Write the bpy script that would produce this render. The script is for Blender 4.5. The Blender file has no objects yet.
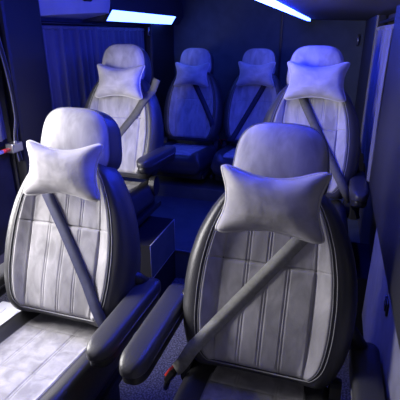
import bpy, bmesh, math, random
from mathutils import Vector, Matrix
import numpy as np
random.seed(4)
S = bpy.context.scene
COL = S.collection
R = math.radians

# ------------------------------------------------------------------ materials
def new_mat(name):
    m = bpy.data.materials.new(name); m.use_nodes = True
    nt = m.node_tree; b = nt.nodes['Principled BSDF']
    return m, nt, b

def mat(name, col, rough=.6, metal=0., spec=.5, noise=None, bump=None, sheen=0., coat=0., var=.25):
    m, nt, b = new_mat(name)
    b.inputs['Base Color'].default_value = (*col, 1)
    b.inputs['Roughness'].default_value = rough
    b.inputs['Metallic'].default_value = metal
    b.inputs['Specular IOR Level'].default_value = spec
    if sheen:
        b.inputs['Sheen Weight'].default_value = sheen
        b.inputs['Sheen Roughness'].default_value = .45
    if coat:
        b.inputs['Coat Weight'].default_value = coat
        b.inputs['Coat Roughness'].default_value = .3
    tc = nt.nodes.new('ShaderNodeTexCoord')
    if noise:
        mp = nt.nodes.new('ShaderNodeMapping'); mp.inputs['Scale'].default_value = noise
        nt.links.new(tc.outputs['Object'], mp.inputs['Vector'])
        n = nt.nodes.new('ShaderNodeTexNoise'); n.inputs['Scale'].default_value = 1; n.inputs['Detail'].default_value = 5
        n.inputs['Distortion'].default_value = .6
        nt.links.new(mp.outputs[0], n.inputs['Vector'])
        r = nt.nodes.new('ShaderNodeValToRGB')
        r.color_ramp.elements[0].position = .36; r.color_ramp.elements[1].position = .66
        r.color_ramp.elements[0].color = (*[c * (1 - var) for c in col], 1)
        r.color_ramp.elements[1].color = (*[min(1, c * (1 + var)) for c in col], 1)
        nt.links.new(n.outputs['Fac'], r.inputs[0]); nt.links.new(r.outputs[0], b.inputs['Base Color'])
    if bump:
        sc, st = bump
        n2 = nt.nodes.new('ShaderNodeTexNoise'); n2.inputs['Scale'].default_value = sc; n2.inputs['Detail'].default_value = 3
        nt.links.new(tc.outputs['Object'], n2.inputs['Vector'])
        bp = nt.nodes.new('ShaderNodeBump'); bp.inputs['Strength'].default_value = st; bp.inputs['Distance'].default_value = .004
        nt.links.new(n2.outputs['Fac'], bp.inputs['Height']); nt.links.new(bp.outputs[0], b.inputs['Normal'])
    return m

def emit(name, col, strength):
    m, nt, b = new_mat(name)
    b.inputs['Base Color'].default_value = (.8, .8, .85, 1)
    b.inputs['Emission Color'].default_value = (*col, 1)
    b.inputs['Emission Strength'].default_value = strength
    return m

M = {}
M['suede'] = mat('grey_suede', (.42, .41, .44), 1., spec=.15, noise=(22, 22, 7), bump=(60, .25), sheen=.12, var=.20)
M['suede_ped'] = mat('pillow_suede', (.47, .455, .49), 1., spec=.15, noise=(13, 13, 20), bump=(45, .35), sheen=.15, var=.17)
M['leather'] = mat('charcoal_leather', (.046, .046, .052), .38, spec=.6, bump=(220, .22))
M['vinyl'] = mat('black_vinyl', (.02, .02, .024), .45, bump=(160, .2))
M['thread'] = mat('grey_piping', (.24, .24, .26), .6)
M['pale_thread'] = mat('pale_piping', (.55, .54, .56), .6)
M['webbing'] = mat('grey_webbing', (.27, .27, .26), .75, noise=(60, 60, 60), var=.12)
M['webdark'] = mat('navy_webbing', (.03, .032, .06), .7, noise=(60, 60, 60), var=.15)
M['webshaded'] = mat('shaded_grey_webbing', (.11, .11, .115), .75, noise=(60, 60, 60), var=.12)  # the grey webbing again, second-row shade put into its colour
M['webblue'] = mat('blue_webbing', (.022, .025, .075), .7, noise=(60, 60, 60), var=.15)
M['plastic'] = mat('black_plastic', (.016, .016, .018), .4)
M['red'] = mat('red_button', (.75, .05, .04), .4)
M['steel'] = mat('steel', (.55, .56, .6), .3, metal=.9)
M['grey_wall'] = mat('grey_lining', (.07, .085, .095), .85, noise=(7, 7, 7), var=.12)
M['dark_wall'] = mat('dark_lining', (.035, .035, .05), .8, noise=(9, 9, 9), var=.2)
M['pale_suede'] = mat('pale_wall_suede', (.13, .13, .16), .95, noise=(14, 14, 9), sheen=.3, var=.2)
M['rack'] = mat('rack_vinyl', (.05, .05, .06), .55)
M['cap'] = mat('pale_grey_plastic', (.55, .55, .58), .6, noise=(5, 5, 5), var=.06)
M['white'] = mat('white_paint', (.85, .86, .88), .4)
M['curtain'] = mat('grey_curtain', (.15, .15, .20), .9, noise=(40, 40, 4), var=.15, sheen=.3)
M['box_cover'] = mat('shaded_carpet_cover', (.014, .014, .02), .95, spec=.1)  # darkened: shade from the left front seat is put into this colour
M['carpet'] = None
M['led'] = emit('blue_white_led', (.032, .070, 1.), 28)
M['led_front'] = emit('blue_front_led', (.015, .036, 1.), 88)
M['led_broad'] = emit('blue_white_diffuser', (.06, .13, 1.), 13)
M['trimline'] = mat('satin_edging', (.5, .5, .55), .35, metal=.6)

def carpet():
    m, nt, b = new_mat('speckled_carpet')
    tc = nt.nodes.new('ShaderNodeTexCoord')
    n = nt.nodes.new('ShaderNodeTexNoise'); n.inputs['Scale'].default_value = 130; n.inputs['Detail'].default_value = 2
    nt.links.new(tc.outputs['Object'], n.inputs['Vector'])
    r = nt.nodes.new('ShaderNodeValToRGB')
    r.color_ramp.elements[0].position = .42; r.color_ramp.elements[0].color = (.045, .045, .06, 1)
    r.color_ramp.elements[1].position = .62; r.color_ramp.elements[1].color = (.16, .16, .20, 1)
    nt.links.new(n.outputs['Fac'], r.inputs[0]); nt.links.new(r.outputs[0], b.inputs['Base Color'])
    b.inputs['Roughness'].default_value = .95
    return m
M['carpet'] = carpet()

# ------------------------------------------------------------------ helpers
def link(name, me, m, parent=None, smooth=True):
    o = bpy.data.objects.new(name, me)
    COL.objects.link(o)
    if m: me.materials.append(m)
    if smooth:
        for p in me.polygons: p.use_smooth = True
    if parent: o.parent = parent
    return o

def mesh(name, vs, fs, m, parent=None, smooth=True):
    me = bpy.data.meshes.new(name)
    me.from_pydata([tuple(v) for v in vs], [], fs); me.update()
    bm = bmesh.new(); bm.from_mesh(me)
    bmesh.ops.remove_doubles(bm, verts=bm.verts, dist=1e-5)
    bmesh.ops.recalc_face_normals(bm, faces=bm.faces)
    bm.to_mesh(me); bm.free()
    return link(name, me, m, parent, smooth)

class MB:
    def __init__(s): s.v = []; s.f = []
    def grid(s, fn, nu, nv, cu=False, cv=False):
        b = len(s.v)
        for j in range(nv):
            for i in range(nu): s.v.append(fn(i, j))
        for j in range(nv if cv else nv - 1):
            for i in range(nu if cu else nu - 1):
                i2, j2 = (i + 1) % nu, (j + 1) % nv
                s.f.append((b + j * nu + i, b + j * nu + i2, b + j2 * nu + i2, b + j2 * nu + i))
        return s
    def cap(s, idx): s.f.append(tuple(idx))
    def tube(s, pts, r, n=8, closed=False):
        pts = [Vector(p) for p in pts]; N = len(pts); b = len(s.v)
        prev = None
        for k, p in enumerate(pts):
            a = pts[(k - 1) % N] if (closed or k > 0) else p
            c = pts[(k + 1) % N] if (closed or k < N - 1) else p
            t = (c - a).normalized()
            if prev is None:
                prev = t.orthogonal().normalized()
            prev = (prev - t * prev.dot(t)).normalized()
            q = t.cross(prev)
            for i in range(n):
                an = 2 * math.pi * i / n
                s.v.append(p + (prev * math.cos(an) + q * math.sin(an)) * r)
        for k in range(N if closed else N - 1):
            for i in range(n):
                k2 = (k + 1) % N
                s.f.append((b + k * n + i, b + k * n + (i + 1) % n, b + k2 * n + (i + 1) % n, b + k2 * n + i))
        if not closed:
            s.f.append(tuple(b + i for i in range(n))[::-1]); s.f.append(tuple(b + (N - 1) * n + i for i in range(n)))
        return s
    def ribbon(s, pts, dirs, w, th, nrm):
        """flat strap of width w, thickness th following pts; dirs = width direction per point"""
        b = len(s.v); N = len(pts)
        for p, d, n in zip(pts, dirs, nrm):
            p = Vector(p); d = Vector(d).normalized() * w / 2; n = Vector(n).normalized() * th / 2
            s.v += [p - d - n, p + d - n, p + d + n, p - d + n]
        for k in range(N - 1):
            for i in range(4):
                s.f.append((b + k * 4 + i, b + k * 4 + (i + 1) % 4, b + k * 4 + 4 + (i + 1) % 4, b + k * 4 + 4 + i))
        s.f.append((b, b + 1, b + 2, b + 3)); s.f.append(tuple(b + (N - 1) * 4 + i for i in range(4)))
        return s
    def prism(s, poly, a0, a1, axis):
        """poly of 2-tuples extruded along axis (0,1,2) from a0 to a1"""
        b = len(s.v); n = len(poly)
        for a in (a0, a1):
            for p in poly:
                q = list(p); q.insert(axis, a); s.v.append(tuple(q))
        s.f.append(tuple(range(b, b + n))); s.f.append(tuple(range(b + n, b + 2 * n)))
        for i in range(n):
            s.f.append((b + i, b + (i + 1) % n, b + n + (i + 1) % n, b + n + i))
        return s
    def build(s, name, m, parent=None, smooth=True): return mesh(name, s.v, s.f, m, parent, smooth)

def rbox(name, lo, hi, m, parent=None, bev=.006, seg=2, rot=None, origin=None):
    bm = bmesh.new()
    bmesh.ops.create_cube(bm, size=1)
    lo, hi = Vector(lo), Vector(hi); c = (lo + hi) / 2; d = hi - lo
    for v in bm.verts: v.co = Vector((v.co.x * d.x, v.co.y * d.y, v.co.z * d.z))
    if bev > 0:
        bmesh.ops.bevel(bm, geom=bm.edges[:], offset=min(bev, min(d) * .49), segments=seg, affect='EDGES', profile=.5)
    if rot: bmesh.ops.transform(bm, matrix=rot, verts=bm.verts)
    for v in bm.verts: v.co += c
    me = bpy.data.meshes.new(name); bm.to_mesh(me); bm.free()
    return link(name, me, m, parent, smooth=False)

def empty(name, loc, label, cat, group=None):
    o = bpy.data.objects.new(name, None); COL.objects.link(o); o.location = loc
    o.empty_display_size = .1
    return tag(o, label, cat, group)
def tag(o, label, cat, group=None, kind=None):
    o['label'] = label; o['category'] = cat
    if group: o['group'] = group
    if kind: o['kind'] = kind
    return o
def struct(o):
    o['kind'] = 'structure'; return o

def smooth01(x):
    x = max(0., min(1., x)); return x * x * (3 - 2 * x)
def interp(x, xs, ys):
    return float(np.interp(x, xs, ys))

# ------------------------------------------------------------------ seat
LB = .605        # length of the backrest without headrest
_s = [0, .04, .10, .17, .26, .34, .42, .48, .53, .57, .595, .605]
_w = [.200, .228, .252, .264, .266, .258, .238, .212, .183, .150, .115, .085]
# smooth profile by averaging
def hw(s):
    a = 0
    for k in (-.02, -.01, 0, .01, .02): a += interp(max(0, min(LB, s + k)), _s, _w)
    return a / 5
def endround(s, L, r):
    e = min(s, L - s)
    if e >= r: return 1.
    e = max(0., e)
    return math.sqrt(max(0., 1 - (1 - e / r) ** 2))
def front(x, s):
    w = hw(s); t = min(1., abs(x) / w)
    p = .046 + .030 * smooth01((t - .50) / .30)
    # gentle lumbar swell and shoulder hollow
    p += .012 * math.exp(-((s - .14) / .12) ** 2) * (1 - t * t)
    if t > .80: p *= math.sqrt(max(0., 1 - ((t - .80) / .20) ** 2.2))
    return p * (.25 + .75 * endround(s, LB, .06)) if 0 < s < LB else p * .25
def backd(x, s):
    t = min(1., abs(x) / hw(s))
    return -(.055 + .105 * smooth01(1 - s / .52)) * math.sqrt(max(0, 1 - t ** 9)) * (.25 + .75 * endround(s, LB, .06))
def panel_w(s): return hw(s) * .735
PS0, PS1 = .030, .560
def groove(x, xc, wd, dp): return -dp * math.exp(-((x - xc) / wd) ** 2)

def make_seat(label, loc, hc, rec, group, arms, belt, ped, cloth='suede', rear=False, web='webbing', hinge='both'):
    root = empty('passenger_seat', loc, label, 'seat', group)
    r = R(rec)
    J = Vector((0, 0, hc)); B = Vector((0, math.sin(r), math.cos(r))); N = Vector((0, -math.cos(r), math.sin(r)))
    def P(x, s, d): return J + Vector((x, 0, 0)) + B * s + N * d
    # backrest shell (leather)
    nu, nv = 41, 46
    us = [math.sin((-1 + 2 * i / (nu - 1)) * math.pi / 2) for i in range(nu)]
    ss = [LB * (.5 - .5 * math.cos(math.pi * j / (nv - 1))) for j in range(nv)]
    mb = MB()
    ring = [(u, 1) for u in us] + [(u, -1) for u in us[::-1][1:-1]]
    n = len(ring)
    mb.grid(lambda i, j: P(ring[i][0] * hw(ss[j]), ss[j], front(ring[i][0] * hw(ss[j]), ss[j]) if ring[i][1] > 0 else backd(ring[i][0] * hw(ss[j]), ss[j])), n, nv, cu=True)
    mb.cap(range(n)); mb.cap(range((nv - 1) * n, nv * n))
    back = mb.build('backrest', M['leather'], root)
    # suede centre panel with stitched flutes
    nu = 161
    sv = sorted([PS0 + (PS1 - PS0) * k / 90 for k in range(91)] + [.352 + d for d in (-.006, -.004, -.0025, -.001, .001, .0025, .004, .006)] + [PS0 + d for d in (.002, .004, .008)] + [PS1 - d for d in (.002, .004, .008)])
    nv = len(sv)
    def pan(i, j):
        u = -1 + 2 * i / (nu - 1); s = sv[j]; v = (s - PS0) / (PS1 - PS0)
        # rounded corners of the panel
        w = panel_w(s) * (1 - .10 * max(0, 1 - v / .10) ** 2)
        x = u * w
        edge = min((1 - abs(u)) / .05, v / .03, (1 - v) / .03, 1)
        d = front(x, s) - .004 + .0110 * math.sqrt(max(0, 1 - (1 - edge) ** 2))
        for xc in (-.066, -.058, -.004, .004, .058, .066): d += groove(x, xc, .0018, .0022)
        d += groove(abs(x), .142 - .05 * (v - .4) ** 2, .003, .0042)
        d += groove(s, .352, .0028, .0045) * smooth01((.19 - abs(x)) / .03)
        d += .004 * smooth01((.352 - s) / .01) * smooth01((.142 - abs(x)) / .01)
        return P(x, s, d)
    MB().grid(pan, nu, nv).build('backrest_panel', M[cloth], back)['label'] = 'grey suede centre panel with stitched flutes'
    # piping around the panel
    def loop(k, off=.0, wf=1.):
        pts = []
        for j in range(60):
            v = j / 59; s = PS0 + (PS1 - PS0) * v; w = panel_w(s) * (1 - .10 * max(0, 1 - v / .10) ** 2) * wf
            pts.append((w, s))
        full = pts + [(-a, b) for a, b in pts[::-1]]
        top_fill = []
        return [P(a, b, front(a, b) + off) for a, b in full]
    MB().tube(loop(0, .0025), .0018, 6, closed=True).build('piping', M['thread'], back)
    st = loop(0, .001, 1.055)
    MB().tube(st, .0016, 5, closed=True).build('stitching', M['thread'], back)
    # headrest -------------------------------------------------------------
    H0 = .535; HH = .242; HW = .153
    def outline(a):                                            # rounded trapezoid
        c, s_ = math.cos(a), math.sin(a)
        e = 2 / 3.3
        x = HW * math.copysign(abs(c) ** e, c); z = HH / 2 * math.copysign(abs(s_) ** e, s_)
        x *= 1 - .13 * smooth01(.5 + .5 * z / (HH / 2))
        return x, z
    NA = 64
    prof = [(.0, .078), (.30, .077), (.55, .073), (.74, .066), (.86, .060), (.93, .052), (.965, .044)]     # scale, front depth
    prof2 = [(.965, .045), (.985, .040), (.997, .030), (1.005, .015), (1.012, -.012), (1.0, -.032), (.95, -.060), (.85, -.072), (.6, -.078), (.0, -.080)]
    def layer(pr, mbb):
        def fn(i, j):
            a = 2 * math.pi * i / NA; x, z = outline(a); sc, d = pr[j]
            lean = .018 * (z * sc / HH)                            # the top leans forward
            return P(x * sc, H0 + HH / 2 + z * sc, d + lean)
        mbb.grid(fn, NA, len(pr), cu=True)
    m2 = MB(); layer(prof2, m2); hd = m2.build('headrest', M['leather'], root)
    m1 = MB(); layer(prof, m1); m1.build('headrest_pad', M[cloth], hd)['label'] = 'grey suede front of the headrest'
    MB().tube([P(outline(2 * math.pi * i / NA)[0] * .967, H0 + HH / 2 + outline(2 * math.pi * i / NA)[1] * .967, .0455 + .0174 * outline(2 * math.pi * i / NA)[1] / HH) for i in range(NA)], .0018, 6, closed=True).build('piping', M['thread'], hd)
    # cushion --------------------------------------------------------------
    CL = .57; TH = .13; CW = .240; CD = -.035
    def cw(q): return CW * (.90 + .10 * smooth01(q / .12)) * (1 - .06 * smooth01((q - .40) / .13))
    def ctop(x, q):
        t = min(1., abs(x) / cw(q))
        z = -.012 + .030 * smooth01((t - .55) / .25) + .045 * smooth01(q / CL)
        return z
    def C(x, q, z): return Vector((x, .09 - q, hc + CD + z))
    def sect(i, j, ring, qs):
        u, sd = ring[i]; q = qs[j]; e = endround(q, CL, .06); w = cw(q); x = u * w
        t = abs(u)
        edge = math.sqrt(max(0, 1 - max(0, (t - .80) / .20) ** 2.2))
        if sd > 0:
            base = -TH * .5 + .045 * smooth01(q / CL) * .5
            z = base + (ctop(x, q) - base) * (edge * (.15 + .85 * e))
        else:
            base = -TH * .5 + .045 * smooth01(q / CL) * .5
            z = base + (-TH - base) * math.sqrt(max(0, 1 - t ** 8)) * (.3 + .7 * e)
        return C(x, q, z)
    nu = 33; us = [math.sin((-1 + 2 * i / (nu - 1)) * math.pi / 2) for i in range(nu)]
    ring = [(u, 1) for u in us] + [(u, -1) for u in us[::-1][1:-1]]
    nq = 36; qs = [CL * (.5 - .5 * math.cos(math.pi * j / (nq - 1))) for j in range(nq)]
    mb = MB(); n = len(ring); mb.grid(lambda i, j: sect(i, j, ring, qs), n, nq, cu=True)
    mb.cap(range(n)); mb.cap(range((nq - 1) * n, nq * n))
    cu = mb.build('seat_cushion', M['leather'], root)
    nu = 121
    qv = sorted([.01 + (CL - .045) * k / 70 for k in range(71)] + [c + d for c in (.135, .36) for d in (-.005, -.003, -.0015, .0015, .003, .005)])
    nq2 = len(qv)
    def cpan(i, j):
        u = -1 + 2 * i / (nu - 1); q = qv[j]; v = (q - .01) / (CL - .045)
        w = cw(q) * .62; x = u * w
        edge = min((1 - abs(u)) / .05, v / .03, (1 - v) / .03, 1)
        e = endround(q, CL, .06)
        base = -TH * .5 + .045 * smooth01(q / CL) * .5
        z = base + (ctop(x, q) - base) * (.15 + .85 * e) - .004 + .0110 * math.sqrt(max(0, 1 - (1 - edge) ** 2))
        for xc in (-.066, -.058, .058, .066): z += groove(x, xc, .0024, .0025)
        for qc in (.135, .36): z += groove(q, qc, .003, .0035) * smooth01((1 - abs(u)) / .1)
        z += groove(abs(x), .150, .003, .003)
        return C(x, q, z)
    MB().grid(cpan, nu, nq2).build('seat_panel', M[cloth], cu)['label'] = 'grey suede top of the seat cushion'
    pts = []
    for j in range(40):
        q = .10 + (CL - .135) * j / 39; pts.append((cw(q) * .62, q))
    full = pts + [(-a, b) for a, b in pts[::-1]]
    MB().tube([C(a, q, ctop(a, q) * (.15 + .85 * endround(q, CL, .06)) + (1 - (.15 + .85 * endround(q, CL, .06))) * (-TH * .5 + .0225 * smooth01(q / CL)) + .001) for a, q in full], .0022, 6).build('piping', M['thread'], cu)
    # frame and pedestal
    fr = rbox('seat_frame', (-.215, -.40, hc - .21), (.215, .06, hc - .135), M['vinyl'], root, .012)
    for sx in (-1, 1):
        rbox('side_rail', (sx * .236 - .010, -.43, hc - .19), (sx * .236 + .010, .08, hc - .16), M['vinyl'], fr, .004)
    if ped and hc > .3:
        rbox('pedestal', (-.19, -.33, 0), (.19, .03, hc - .205), M['vinyl'], root, .015)
    # recliner covers at the hinge, both sides
    for sx in ((-1, 1) if hinge == 'both' else (1,)):
        mbk = MB()
        cy, cz = .01, hc - .04
        mbk.prism([(cy + .048 * math.cos(a * math.pi / 12), cz + .062 * math.sin(a * math.pi / 12)) for a in range(24)], sx * .215, sx * .248, 0)
        mbk.build('hinge_cover', M['vinyl'], root, smooth=False)
    # armrests
    for (side, mode, dz, ax, ang) in arms:
        sx = 1 if side == 'R' else -1
        x0 = sx * ax
        L = .45; W = .040; Hh = .030
        def capsule(i, j, NI=28, NJ=40):
            t = j / (NJ - 1); y = L * (.5 - .5 * math.cos(math.pi * t))
            k = min(1, math.sqrt(max(0, 1 - (1 - min(1, y / .045)) ** 2)), math.sqrt(max(0, 1 - (1 - min(1, (L - y) / .07)) ** 2)))
            a = 2 * math.pi * i / NI; e = .52
            c, s_ = math.cos(a), math.sin(a)
            ww = W * (1.12 - .16 * t)
            return (ww * math.copysign(abs(c) ** e, c) * (.1 + .9 * k), y, Hh * math.copysign(abs(s_) ** e, s_) * (.1 + .9 * k))
        pos = Vector((x0, .16, hc + .115 + dz)) if mode == 'down' else P(x0, .18, -.01)
        if mode == 'down':
            mt = Matrix.Translation(pos) @ Matrix.Rotation(math.pi, 4, 'Z') @ Matrix.Rotation(ang, 4, 'X')
        else:
            mt = Matrix.Translation(pos) @ Matrix.Rotation(math.pi / 2 - r, 4, 'X')
        mb = MB(); mb.grid(lambda i, j: mt @ Vector(capsule(i, j)), 28, 40, cu=True)
        mb.cap(range(28)); mb.cap(range(39 * 28, 40 * 28))
        arm = mb.build('armrest', M['leather'], root)
        mb = MB()
        def shell(i, j):
            x, y, z = capsule(i, j); return mt @ Vector((x * .94, .012 + y * (L - .024) / L, z * 1.05 - .030))
        mb.grid(shell, 28, 40, cu=True); mb.cap(range(28)); mb.cap(range(39 * 28, 40 * 28))
        mb.build('armrest_base', M['plastic'], arm)['label'] = 'black lower shell of the armrest'
        # stitched seam round the pad
        def seam(k):
            pts = []
            for j in range(60):
                t = j / 59; an = math.pi * 2 * t
                yy = L / 2 + (L / 2 - .004) * math.copysign(abs(math.sin(an)) ** .35, math.sin(an))
                yy = min(L - .002, max(.002, yy))
                k2 = min(1, math.sqrt(max(0, 1 - (1 - min(1, yy / .045)) ** 2)), math.sqrt(max(0, 1 - (1 - min(1, (L - yy) / .07)) ** 2)))
                ww = W * (1.12 - .16 * yy / L) * (.1 + .9 * k2)
                pts.append(mt @ Vector((ww * .99 * math.copysign(abs(math.cos(an)) ** .35, math.cos(an)), yy, -.010)))
            return pts
        MB().tube(seam(0), .0016, 5, closed=True).build('stitching', M['thread'], arm)
        # pivot arm joining it to the backrest
        if mode == 'down':
            p0 = pos + Vector((0, -.03, -.01)); p1 = P(sx * .235, .20, -.01)
            MB().tube([p0, p0.lerp(p1, .5), p1], .026, 12).build('armrest_pivot', M['plastic'], root)
            MB().tube([pos + Vector((sx * .0, -.05, -.028)), pos + Vector((0, -.05, -.055))], .012, 10).build('armrest_stop', M['steel'] if dz < .02 else M['plastic'], arm)
        else:
            p0 = P(x0, .20, -.01); p1 = P(sx * .235, .20, -.01)
            MB().tube([p0, p1], .026, 12).build('armrest_pivot', M['plastic'], root)
    # belt --------------------------------------------------------------
    if belt:
        pts2, buckle = belt
        bpts = [Vector((a, b, 0)) for a, b in pts2]
        # resample
        out = []
        for k in range(len(bpts) - 1):
            nseg = 16
            for q in range(nseg + (1 if k == len(bpts) - 2 else 0)): out.append(bpts[k].lerp(bpts[k + 1], q / nseg))
        pts, dirs, nrm = [], [], []
        for k, q in enumerate(out):
            a = out[max(0, k - 1)]; b = out[min(len(out) - 1, k + 1)]
            t = (b - a).normalized(); wd = Vector((-t.y, t.x, 0))
            d = max(front(max(-hw(q.y) * .98, min(hw(q.y) * .98, q.x + o * wd.x * .022)), min(LB - .03, max(.03, q.y + o * wd.y * .022))) for o in (-1, 0, 1)) + .0125
            pts.append(P(q.x, q.y, d)); dirs.append(Vector((wd.x, 0, 0)) + B * wd.y); nrm.append(N)
        # light smoothing of the strap, then on to the buckle
        for _ in range(3):
            pts = [pts[0]] + [(pts[i - 1] + pts[i] * 2 + pts[i + 1]) / 4 for i in range(1, len(pts) - 1)] + [pts[-1]]
        bk = Vector(buckle)
        e = pts[-1]; dl = dirs[-1]
        for q in range(1, 13):
            t = q / 12
            pts.append(e.lerp(bk, t) + Vector((0, -.02, .0)) * math.sin(math.pi * t)); dirs.append(dl.lerp(Vector((.25 * (1 if dl.x > 0 else -1), .9 * (-1 if dl.y < 0 else 1), 0.35)).normalized(), t * .4)); nrm.append(N)
        bl = MB().ribbon(pts, dirs, .043, .0026, nrm).build('seat_belt', M[web], root)
        v = (bk - e).normalized()
        rot = v.to_track_quat('Y', 'Z').to_matrix().to_4x4()
        c = bk + v * .035
        bu = rbox('buckle', c - Vector((.017, .035, .011)), c + Vector((.017, .035, .011)), M['plastic'], root, .005, rot=rot)
        c2 = bk + v * .026 + (rot @ Vector((0, 0, 1))) * .012
        rbox('release_button', c2 - Vector((.015, .026, .005)), c2 + Vector((.015, .026, .005)), M['red'], bu, .003, rot=rot)
        MB().tube([bk + v * .066, bk + v * .12 + Vector((0, .02, -.03))], .010, 8).build('buckle_stalk', M['plastic'], root)
    return root, P

def make_pillow(label, P, cx, cs, d0, tilt, group, scale=1.):
    W, H, T = .168 * scale, .114 * scale, .047
    root = None
    n = 49
    def out2(u, v):
        x = u * W * (1 - .25 * (1 - v * v) ** 1.15); z = v * H * (1 - (.44 if v > 0 else .33) * (1 - u * u) ** 1.15)
        # round the four corners
        k = (abs(u) * abs(v)) ** 6
        k = max(0., (u * u + v * v - 1.25) / .75) ** 1.6; x *= 1 - .15 * k; z *= 1 - .22 * k
        ca, sa = math.cos(tilt), math.sin(tilt)
        return x * ca - z * sa, x * sa + z * ca
    def th(u, v):
        a = max(0., 1 - abs(u) ** 3.0) ** .6; b = max(0., 1 - abs(v) ** 2.6) ** .6
        t = T * (a * b) ** .85
        t += .004 * math.sin(u * 9 + v * 3) * a * b * (abs(u) > .3) * (abs(u) - .3)
        return t
    o0 = P(cx, cs, d0)
    def fn(sd):
        def g(i, j):
            u = math.sin((-1 + 2 * i / (n - 1)) * math.pi / 2); v = math.sin((-1 + 2 * j / (n - 1)) * math.pi / 2)
            x, z = out2(u, v)
            return P(cx + x, cs + z, d0 + sd * th(u, v) * (1 if sd > 0 else .55)) - o0
        return g
    base = P.__self__ if hasattr(P, '__self__') else None
    return root, o0, fn, out2, n

def pillow_on(seat, P, label, cx=0., cs=.54, d0=.112, tilt=0., group='bone shaped neck pillows on the seats', scale=1., cloth='suede_ped'):
    _, o0, fn, out2, n = make_pillow(label, P, cx, cs, d0, tilt, group, scale)
    root = empty('neck_pillow', seat.location + o0, label, 'pillow', group)
    mb = MB(); mb.grid(fn(1), n, n); mb.grid(fn(-1), n, n)
    cv = mb.build('cover', M[cloth], root)
    pts = []
    K = 28
    per = [(-1 + 2 * k / K, -1) for k in range(K)] + [(1, -1 + 2 * k / K) for k in range(K)] + [(1 - 2 * k / K, 1) for k in range(K)] + [(-1, 1 - 2 * k / K) for k in range(K)]
    for u, v in per:
        x, z = out2(math.sin(u * math.pi / 2), math.sin(v * math.pi / 2)); pts.append(P(cx + x * 1.006, cs + z * 1.006, d0) - o0)
    MB().tube(pts, .0045, 6, closed=True).build('piping', M['pale_thread'], root)
    return root

G = 'captain seats with suede panels'
PG = 'bone shaped neck pillows on the seats'
# front row
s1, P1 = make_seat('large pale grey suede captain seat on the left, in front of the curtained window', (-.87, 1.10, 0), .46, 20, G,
          [('R', 'down', 0., .295, R(2)), ('L', 'down', -.02, .305, R(2))], ([(-.10, .50), (-.094, .47), (.208, .027)], (.262, .00, .475)), True, web='webblue', hinge='right')
pillow_on(s1, P1, 'pale neck pillow on the headrest of the large left seat', 0.012, .549, .120, R(1.5))
s2, P2 = make_seat('nearest grey suede captain seat with a pale belt slanting down to a red buckle', (-.13, 1.04, 0), .46, 20, G,
          [('L', 'down', .035, .305, R(2)), ('R', 'down', -.06, .312, R(2))], ([(.10, .46), (.084, .437), (-.198, .066)], (-.266, -.035, .425)), True)
pillow_on(s2, P2, 'lavender grey neck pillow on the nearest seat, above the pale slanting belt', -.004, .538, .120, R(.5), scale=1.02)
# second row on the raised boxes
s3, P3 = make_seat('grey suede seat beside the long left curtain, under the broad light strip', (-1.2, 2.18, .412), .23, 18, G,
          [('R', 'down', .04, .290, R(3))], ([(.235, .575), (.205, .50), (-.007, .217), (-.12, .06)], (-.20, -.06, .24)), True, web='webshaded')
pillow_on(s3, P3, 'grey neck pillow on the seat beside the left curtain', .026, .546, .120)
s4, P4 = make_seat('blue lit suede seat behind the nearest seat, by the right curtain', (-.10, 2.18, .412), .23, 18, G,
          [('R', 'down', -.02, .268, R(3)), ('L', 'down', -.02, .30, R(3))], ([(-.05, .51), (-.033, .472), (.205, .056)], (.255, 0, .22)), True, web='webshaded')
pillow_on(s4, P4, 'blue lit neck pillow on the seat behind the nearest seat', .012, .580, .120)
# back row
s5, P5 = make_seat('dim blue back row seat in the left rear corner', (-1.14, 3.42, .30), .28, 15, G,
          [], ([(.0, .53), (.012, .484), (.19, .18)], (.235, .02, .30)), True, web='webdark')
pillow_on(s5, P5, 'dim neck pillow on the left rear corner seat', 0, .545, .120)
s6, P6 = make_seat('dim blue back row seat seen between the left corner seat and the right window seat', (-.61, 3.45, .30), .28, 15, G,
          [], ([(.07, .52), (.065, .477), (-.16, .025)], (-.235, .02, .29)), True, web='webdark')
pillow_on(s6, P6, 'dim neck pillow on the middle back row seat', 0, .560, .120)

# ------------------------------------------------------------------ setting
XL, XR = -1.66, .27
YB = 4.12
struct(rbox('floor', (XL - .1, -.9, -.06), (XR + .1, YB, 0), M['carpet'], bev=0))
# raised aisle floor with a metal nosing, side boxes carrying the second row, rear plinth
struct(rbox('floor_platform', (XL, 2.17, 0), (XR, 3.02, .20), M['grey_wall'], bev=0))
struct(MB().tube([(-.832, 2.166, .199), (-.372, 2.166, .199)], .006, 8).build('trim_1', M['trimline']))
struct(rbox('floor_plinth', (XL, 3.02, 0), (XR, YB, .30), M['grey_wall'], bev=.006))
def wheel_box(x0, x1, face, label):
    b = tag(rbox('wheel_box', (x0, 1.80, 0), (x1, 2.168, .41), M['box_cover'], bev=0), label, 'box', 'carpeted boxes under the second row')
    f = face; sg = 1 if f == x1 else -1
    p = rbox('side_panel', (f - .002, 1.812, .205), (f + .002, 2.163, .405), M['grey_wall'], b, bev=0)
    for a, c in (((f, 1.806, .408), (f, 2.166, .408)), ((f, 2.166, .408), (f, 2.166, .203)), ((f, 2.166, .203), (f, 1.806, .203)), ((f, 1.806, .203), (f, 1.806, .408))):
        MB().tube([a, c], .0035, 6).build('edging', M['trimline'], p)
wheel_box(XL, -.836, -.836, 'dark box with pale edging under the seat beside the left curtain')
wheel_box(-.366, XR, -.366, 'dark box under the window seat behind the nearest seat')

struct(rbox('ceiling', (XL - .1, -.9, 1.86), (XR + .1, YB, 1.92), M['grey_wall'], bev=0))
struct(rbox('wall_rear', (XL - .1, YB, 0), (XR + .1, YB + .06, 1.86), M['grey_wall'], bev=0))
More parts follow.
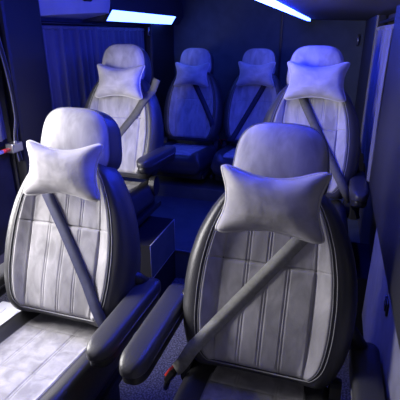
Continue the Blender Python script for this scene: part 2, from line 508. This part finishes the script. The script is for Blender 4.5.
# left wall behind the doorway
struct(rbox('wall_left', (XL - .06, 1.86, 0), (XL, YB, 1.86), M['dark_wall'], bev=0))
struct(rbox('wall_right', (XR, -.9, 0), (XR + .06, YB, 1.86), M['dark_wall'], bev=0))
# left door pillar with its rubber edge seal
pil = struct(rbox('trim_2', (XL, 1.86, 0), (XL + .07, 2.17, 1.86), M['vinyl'], bev=.02))
# side door, slid back: its curtained window and lower panel
def seal(off):
    return [(XL + .055 + off * .3, 1.80 - off, 1.75), (XL + .055, 1.81 - off, 1.5), (XL + .055, 1.85 - off, 1.25), (XL + .055, 1.86 - off, 1.05), (XL + .055, 1.83 - off, .93), (XL + .055, 1.84 - off, .80)]
def spline(pts, n=8):
    out = []
    P_ = [Vector(p) for p in pts]
    for k in range(len(P_) - 1):
        a, b, c, d = P_[max(0, k - 1)], P_[k], P_[k + 1], P_[min(len(P_) - 1, k + 2)]
        for q in range(n):
            t = q / n
            out.append(.5 * ((2 * b) + (c - a) * t + (2 * a - 5 * b + 4 * c - d) * t * t + (3 * b - a - 3 * c + d) * t ** 3))
    out.append(P_[-1]); return out
ds = tag(MB().tube(spline(seal(0)), .009, 8).build('door_seal', M['plastic']), 'rubber seal with two pale ridges along the left door pillar', 'seal')
for o in (-.012, .012):
    MB().tube(spline(seal(o)), .0035, 6).build('ridge', M['thread'], ds)['label'] = 'pale ridge'
door = struct(rbox('door_1', (XL - .05, 1.38, .30), (XL - .01, 1.84, .88), M['dark_wall'], bev=.01))
struct(rbox('wall_door', (XL - .06, 1.50, .88), (XL - .03, 1.86, 1.86), M['dark_wall'], bev=0))

# curtains -----------------------------------------------------------------
def curtain(label, x, sg, y0, y1, z0, z1, nf, amp, seed, gather=1.):
    rnd = random.Random(seed)
    ph = [rnd.uniform(0, 6) for _ in range(4)]
    nu, nv = nf * 14 + 1, 26
    def off(u, v):
        base = math.sin(2 * math.pi * nf * u + .8 * math.sin(2 * math.pi * 2 * u + ph[0]))
        slow = .4 * math.sin(2 * math.pi * nf * .37 * u + ph[1])
        fine = .25 * math.sin(2 * math.pi * nf * 2.3 * u + ph[2] + v)
        return amp * (base + slow + fine * (.4 + v)) * (.65 + .35 * math.sin(math.pi * (1 - v)))
    root = empty('curtain', (x, (y0 + y1) / 2, z0), label, 'curtain', 'pleated window curtains')
    def fn(th):
        def g(i, j):
            u = i / (nu - 1); v = j / (nv - 1)
            y = y0 + (y1 - y0) * u + .012 * math.sin(5 * u * math.pi + ph[3]) * v
            y = (y0 + y1) / 2 + (y - (y0 + y1) / 2) * (1 - (1 - gather) * math.sin(math.pi * v))
            return (sg * (off(u, v) + th), y - (y0 + y1) / 2, (z1 - z0) * (1 - v))
        return g
    mb = MB(); mb.grid(fn(.0), nu, nv); mb.grid(fn(.003), nu, nv)
    mb.build('cloth', M['curtain'], root)
    # gathered heading band
    hb = MB().tube([(sg * .004, (y0 - y1) / 2, z1 - z0 - .01), (sg * .004, (y1 - y0) / 2, z1 - z0 - .01)], .012, 8).build('heading', M['curtain'], root)
    return root
def rail(label, x, y0, y1, z):
    return tag(MB().tube([(x, y0, z), (x, y1, z)], .008, 8).build('curtain_rail', M['plastic']), label, 'rail')
curtain('long blue lit pleated curtain along the left wall', XL + .045, 1, 2.175, 3.56, .60, 1.495, 17, .016, 3)
rail('dark curtain rail above the long left curtain', XL + .04, 2.175, 3.56, 1.510)
curtain('grey curtain in the window ahead of the left door pillar', XL + .02, 1, 1.52, 1.80, .93, 1.42, 5, .018, 5)
curtain('narrow blue grey curtain hanging at the right window', XR - .045, -1, 2.10, 2.96, .775, 1.49, 8, .016, 7)
rail('dark curtain rail above the narrow right curtain', XR - .04, 1.2, 2.96, 1.515)

# right side: ledge, lower panel, rear pillar
struct(rbox('trim_3', (XR - .05, -.5, .735), (XR, 2.98, .772), M['vinyl'], bev=.008))
lp = struct(rbox('wall_lower', (XR - .035, .2, .25), (XR, 1.75, .735), M['pale_suede'], bev=.006))
struct(rbox('trim_4', (XR - .07, 2.98, 0), (XR, YB, 1.86), M['vinyl'], bev=.015))
struct(rbox('trim_5', (XR - .06, .3, .772), (XR, 2.06, 1.86), M['vinyl'], bev=.015))
sk = tag(rbox('wall_socket', (XR - .041, 1.20, .635), (XR - .0355, 1.25, .68), M['plastic'], bev=.002), 'small black socket on the pale lower right wall panel', 'socket')
rbox('aperture', (XR - .0445, 1.212, .645), (XR - .0405, 1.238, .67), M['vinyl'], sk, bev=.002)
# left rear pillar
struct(rbox('trim_6', (XL, 3.58, 0), (XL + .12, YB, 1.86), M['vinyl'], bev=.02))
# rear doors: the seam and the right edge with a grab handle
struct(rbox('trim_7', (-.515, YB - .012, .30), (-.495, YB, 1.86), M['plastic'], bev=.003))
def hook(x, y, z, label):
    h = empty('belt_anchor', (x, y, z), label, 'anchor')
    MB().tube([(0, 0, .03), (0, -.02, .03), (0, -.022, -.03), (0, 0, -.03)], .006, 8).build('loop', M['steel'], h)
    rbox('plate', (-.012, -.002, -.05), (.012, .004, .05), M['plastic'], h, .003)
hook(.155, YB - .006, 1.40, 'small steel belt anchor on the rear wall at the right')
hook(XL + .10, 3.57, 1.47, 'small steel belt anchor on the left rear pillar')

# luggage racks and light strips --------------------------------------------
ZR = 1.565
rk = tag(MB().prism([(-.24, ZR), (XR, ZR - .01), (XR, 1.855), (-.20, 1.855), (-.27, 1.66), (-.275, ZR + .02)], -.4, YB - .005, 1).build('luggage_rack', M['rack'], smooth=False),
   'dark luggage rack overhead along the right wall', 'rack')
l2 = empty('light_strip', (-.262, 2.0, ZR), 'rear section of the thin blue white strip along the right luggage rack', 'light', 'light strips')
MB().prism([(-.014, -.012), (.014, -.016), (.014, 0.002), (-.016, .02)], 0.6, 1.92, 1).build('diffuser', M['led'], l2, smooth=False)
rbox('end_cap', (-.017, 1.92, -.017), (.017, 1.935, .018), M['plastic'], l2, .003)
l3 = empty('light_strip', (-.262, 1.95, ZR), 'nearer section of the thin blue strip, cut off by the top edge of the photo', 'light', 'light strips')
MB().prism([(-.014, -.012), (.014, -.016), (.014, 0.002), (-.016, .02)], -.9, .65, 1).build('diffuser', M['led_front'], l3, smooth=False)
lk = tag(MB().prism([(XL, 1.525), (-1.49, 1.535), (-1.44, 1.60), (-1.47, 1.855), (XL, 1.855)], 2.70, YB - .005, 1).build('luggage_rack', M['rack'], smooth=False),
   'dark luggage rack overhead along the left wall', 'rack')
l1 = empty('light_strip', (-1.455, 3.3, 1.565), 'broad glowing blue white light strip on the left luggage rack', 'light', 'light strips')
MB().prism([(-.028, -.034), (.016, .030), (.004, .036), (-.04, -.026)], -.60, .60, 1).build('diffuser', M['led_broad'], l1, smooth=False)
for y in (-.615, .60):
    MB().prism([(-.032, -.038), (.020, .032), (.004, .040), (-.046, -.026)], y, y + .015, 1).build('end_cap', M['plastic'], l1, smooth=False)
# pale rounded front end of the left rack
cp = MB()
poly = [(XL, 2.16), (-1.62, 2.17), (-1.57, 2.25), (-1.50, 2.42), (-1.44, 2.60), (-1.43, 2.66), (-1.445, 2.695), (XL, 2.695)]
n = len(poly); NZ = 10
def capf(i, j):
    x, y = poly[i]; t = j / (NZ - 1); z = 1.54 + (1.855 - 1.54) * t
    k = 1 - .06 * max(0, 1 - t / .25) ** 2
    return (XL + (x - XL) * k, 2.695 + (y - 2.695) * k, z + .035 * max(0, (x + 1.66) / .22) * (1 - t))
cp.grid(capf, n, NZ, cu=True); cp.cap(range(n)); cp.cap(range((NZ - 1) * n, NZ * n))
ca = tag(cp.build('rack_end', M['cap'], smooth=False), 'pale grey rounded front end of the left luggage rack', 'panel')
vm = MB().prism([(-1.475 + .022 * math.cos(a * math.pi / 8), 1.66 + .028 * math.sin(a * math.pi / 8)) for a in range(16)], 2.44, 2.50, 1)
vm.build('air_vent', M['plastic'], ca, smooth=False)['label'] = 'dark round vent'

# door step and latch on the left ------------------------------------------
st = tag(rbox('door_step', (XL, .55, 0), (-1.38, 1.58, .05), M['white'], bev=.01), 'white sunlit door step on the floor left of the large left seat', 'step')
for k in range(3):
    rbox('tread_rib', (XL + .06 + k * .085, .62, .05), (XL + .075 + k * .085, 1.52, .054), M['white'], st, bev=.001)
lt = empty('door_latch', (XL + .03, 1.80, .88), 'small silver door latch with a red band at the left edge', 'latch')
rbox('catch', (.0, -.03, -.02), (.05, .05, .03), M['steel'], lt, .006)
rbox('prong', (.045, -.02, .022), (.06, .0, .045), M['steel'], lt, .004)
MB().tube([(.02, -.03, 0), (.02, -.075, 0)], .011, 10).build('red_band', M['red'], lt)
MB().tube([(.02, -.075, 0), (.02, -.30, -.01)], .010, 10).build('rod', M['white'], lt)

# ------------------------------------------------------------------ light
W = bpy.data.worlds.new('World'); S.world = W; W.use_nodes = True
bg = W.node_tree.nodes['Background']; bg.inputs[0].default_value = (.50, .46, 1., 1); bg.inputs[1].default_value = .09
def area(name, loc, target, sx, sy, power, col):
    L = bpy.data.lights.new(name, 'AREA'); L.shape = 'RECTANGLE'; L.size = sx; L.size_y = sy; L.energy = power; L.color = col
    o = bpy.data.objects.new(name, L); COL.objects.link(o); o.location = loc
    o.rotation_euler = (Vector(target) - Vector(loc)).to_track_quat('-Z', 'Y').to_euler()
    return o
area('doorway_daylight', (-1.62, 1.0, 1.15), (-.75, 1.1, .72), .6, .8, 39, (1., .965, .955))
area('windscreen_daylight', (-.7, -.9, 1.75), (-.6, 1.3, .9), 1.4, .4, 2, (1., .96, .92))

# ------------------------------------------------------------------ camera
cam = bpy.data.cameras.new('Camera'); co = bpy.data.objects.new('Camera', cam); COL.objects.link(co)
cam.sensor_width = 36; cam.lens = 37.8; cam.clip_start = .02
co.location = (0, 0, 1.45); co.rotation_euler = (R(90 - 21.566), 0, R(17.223))
S.camera = co
S.view_settings.view_transform = 'Standard'; S.view_settings.look = 'None'
S.view_settings.exposure = 0; S.view_settings.gamma = 1; S.view_settings.use_curve_mapping = False
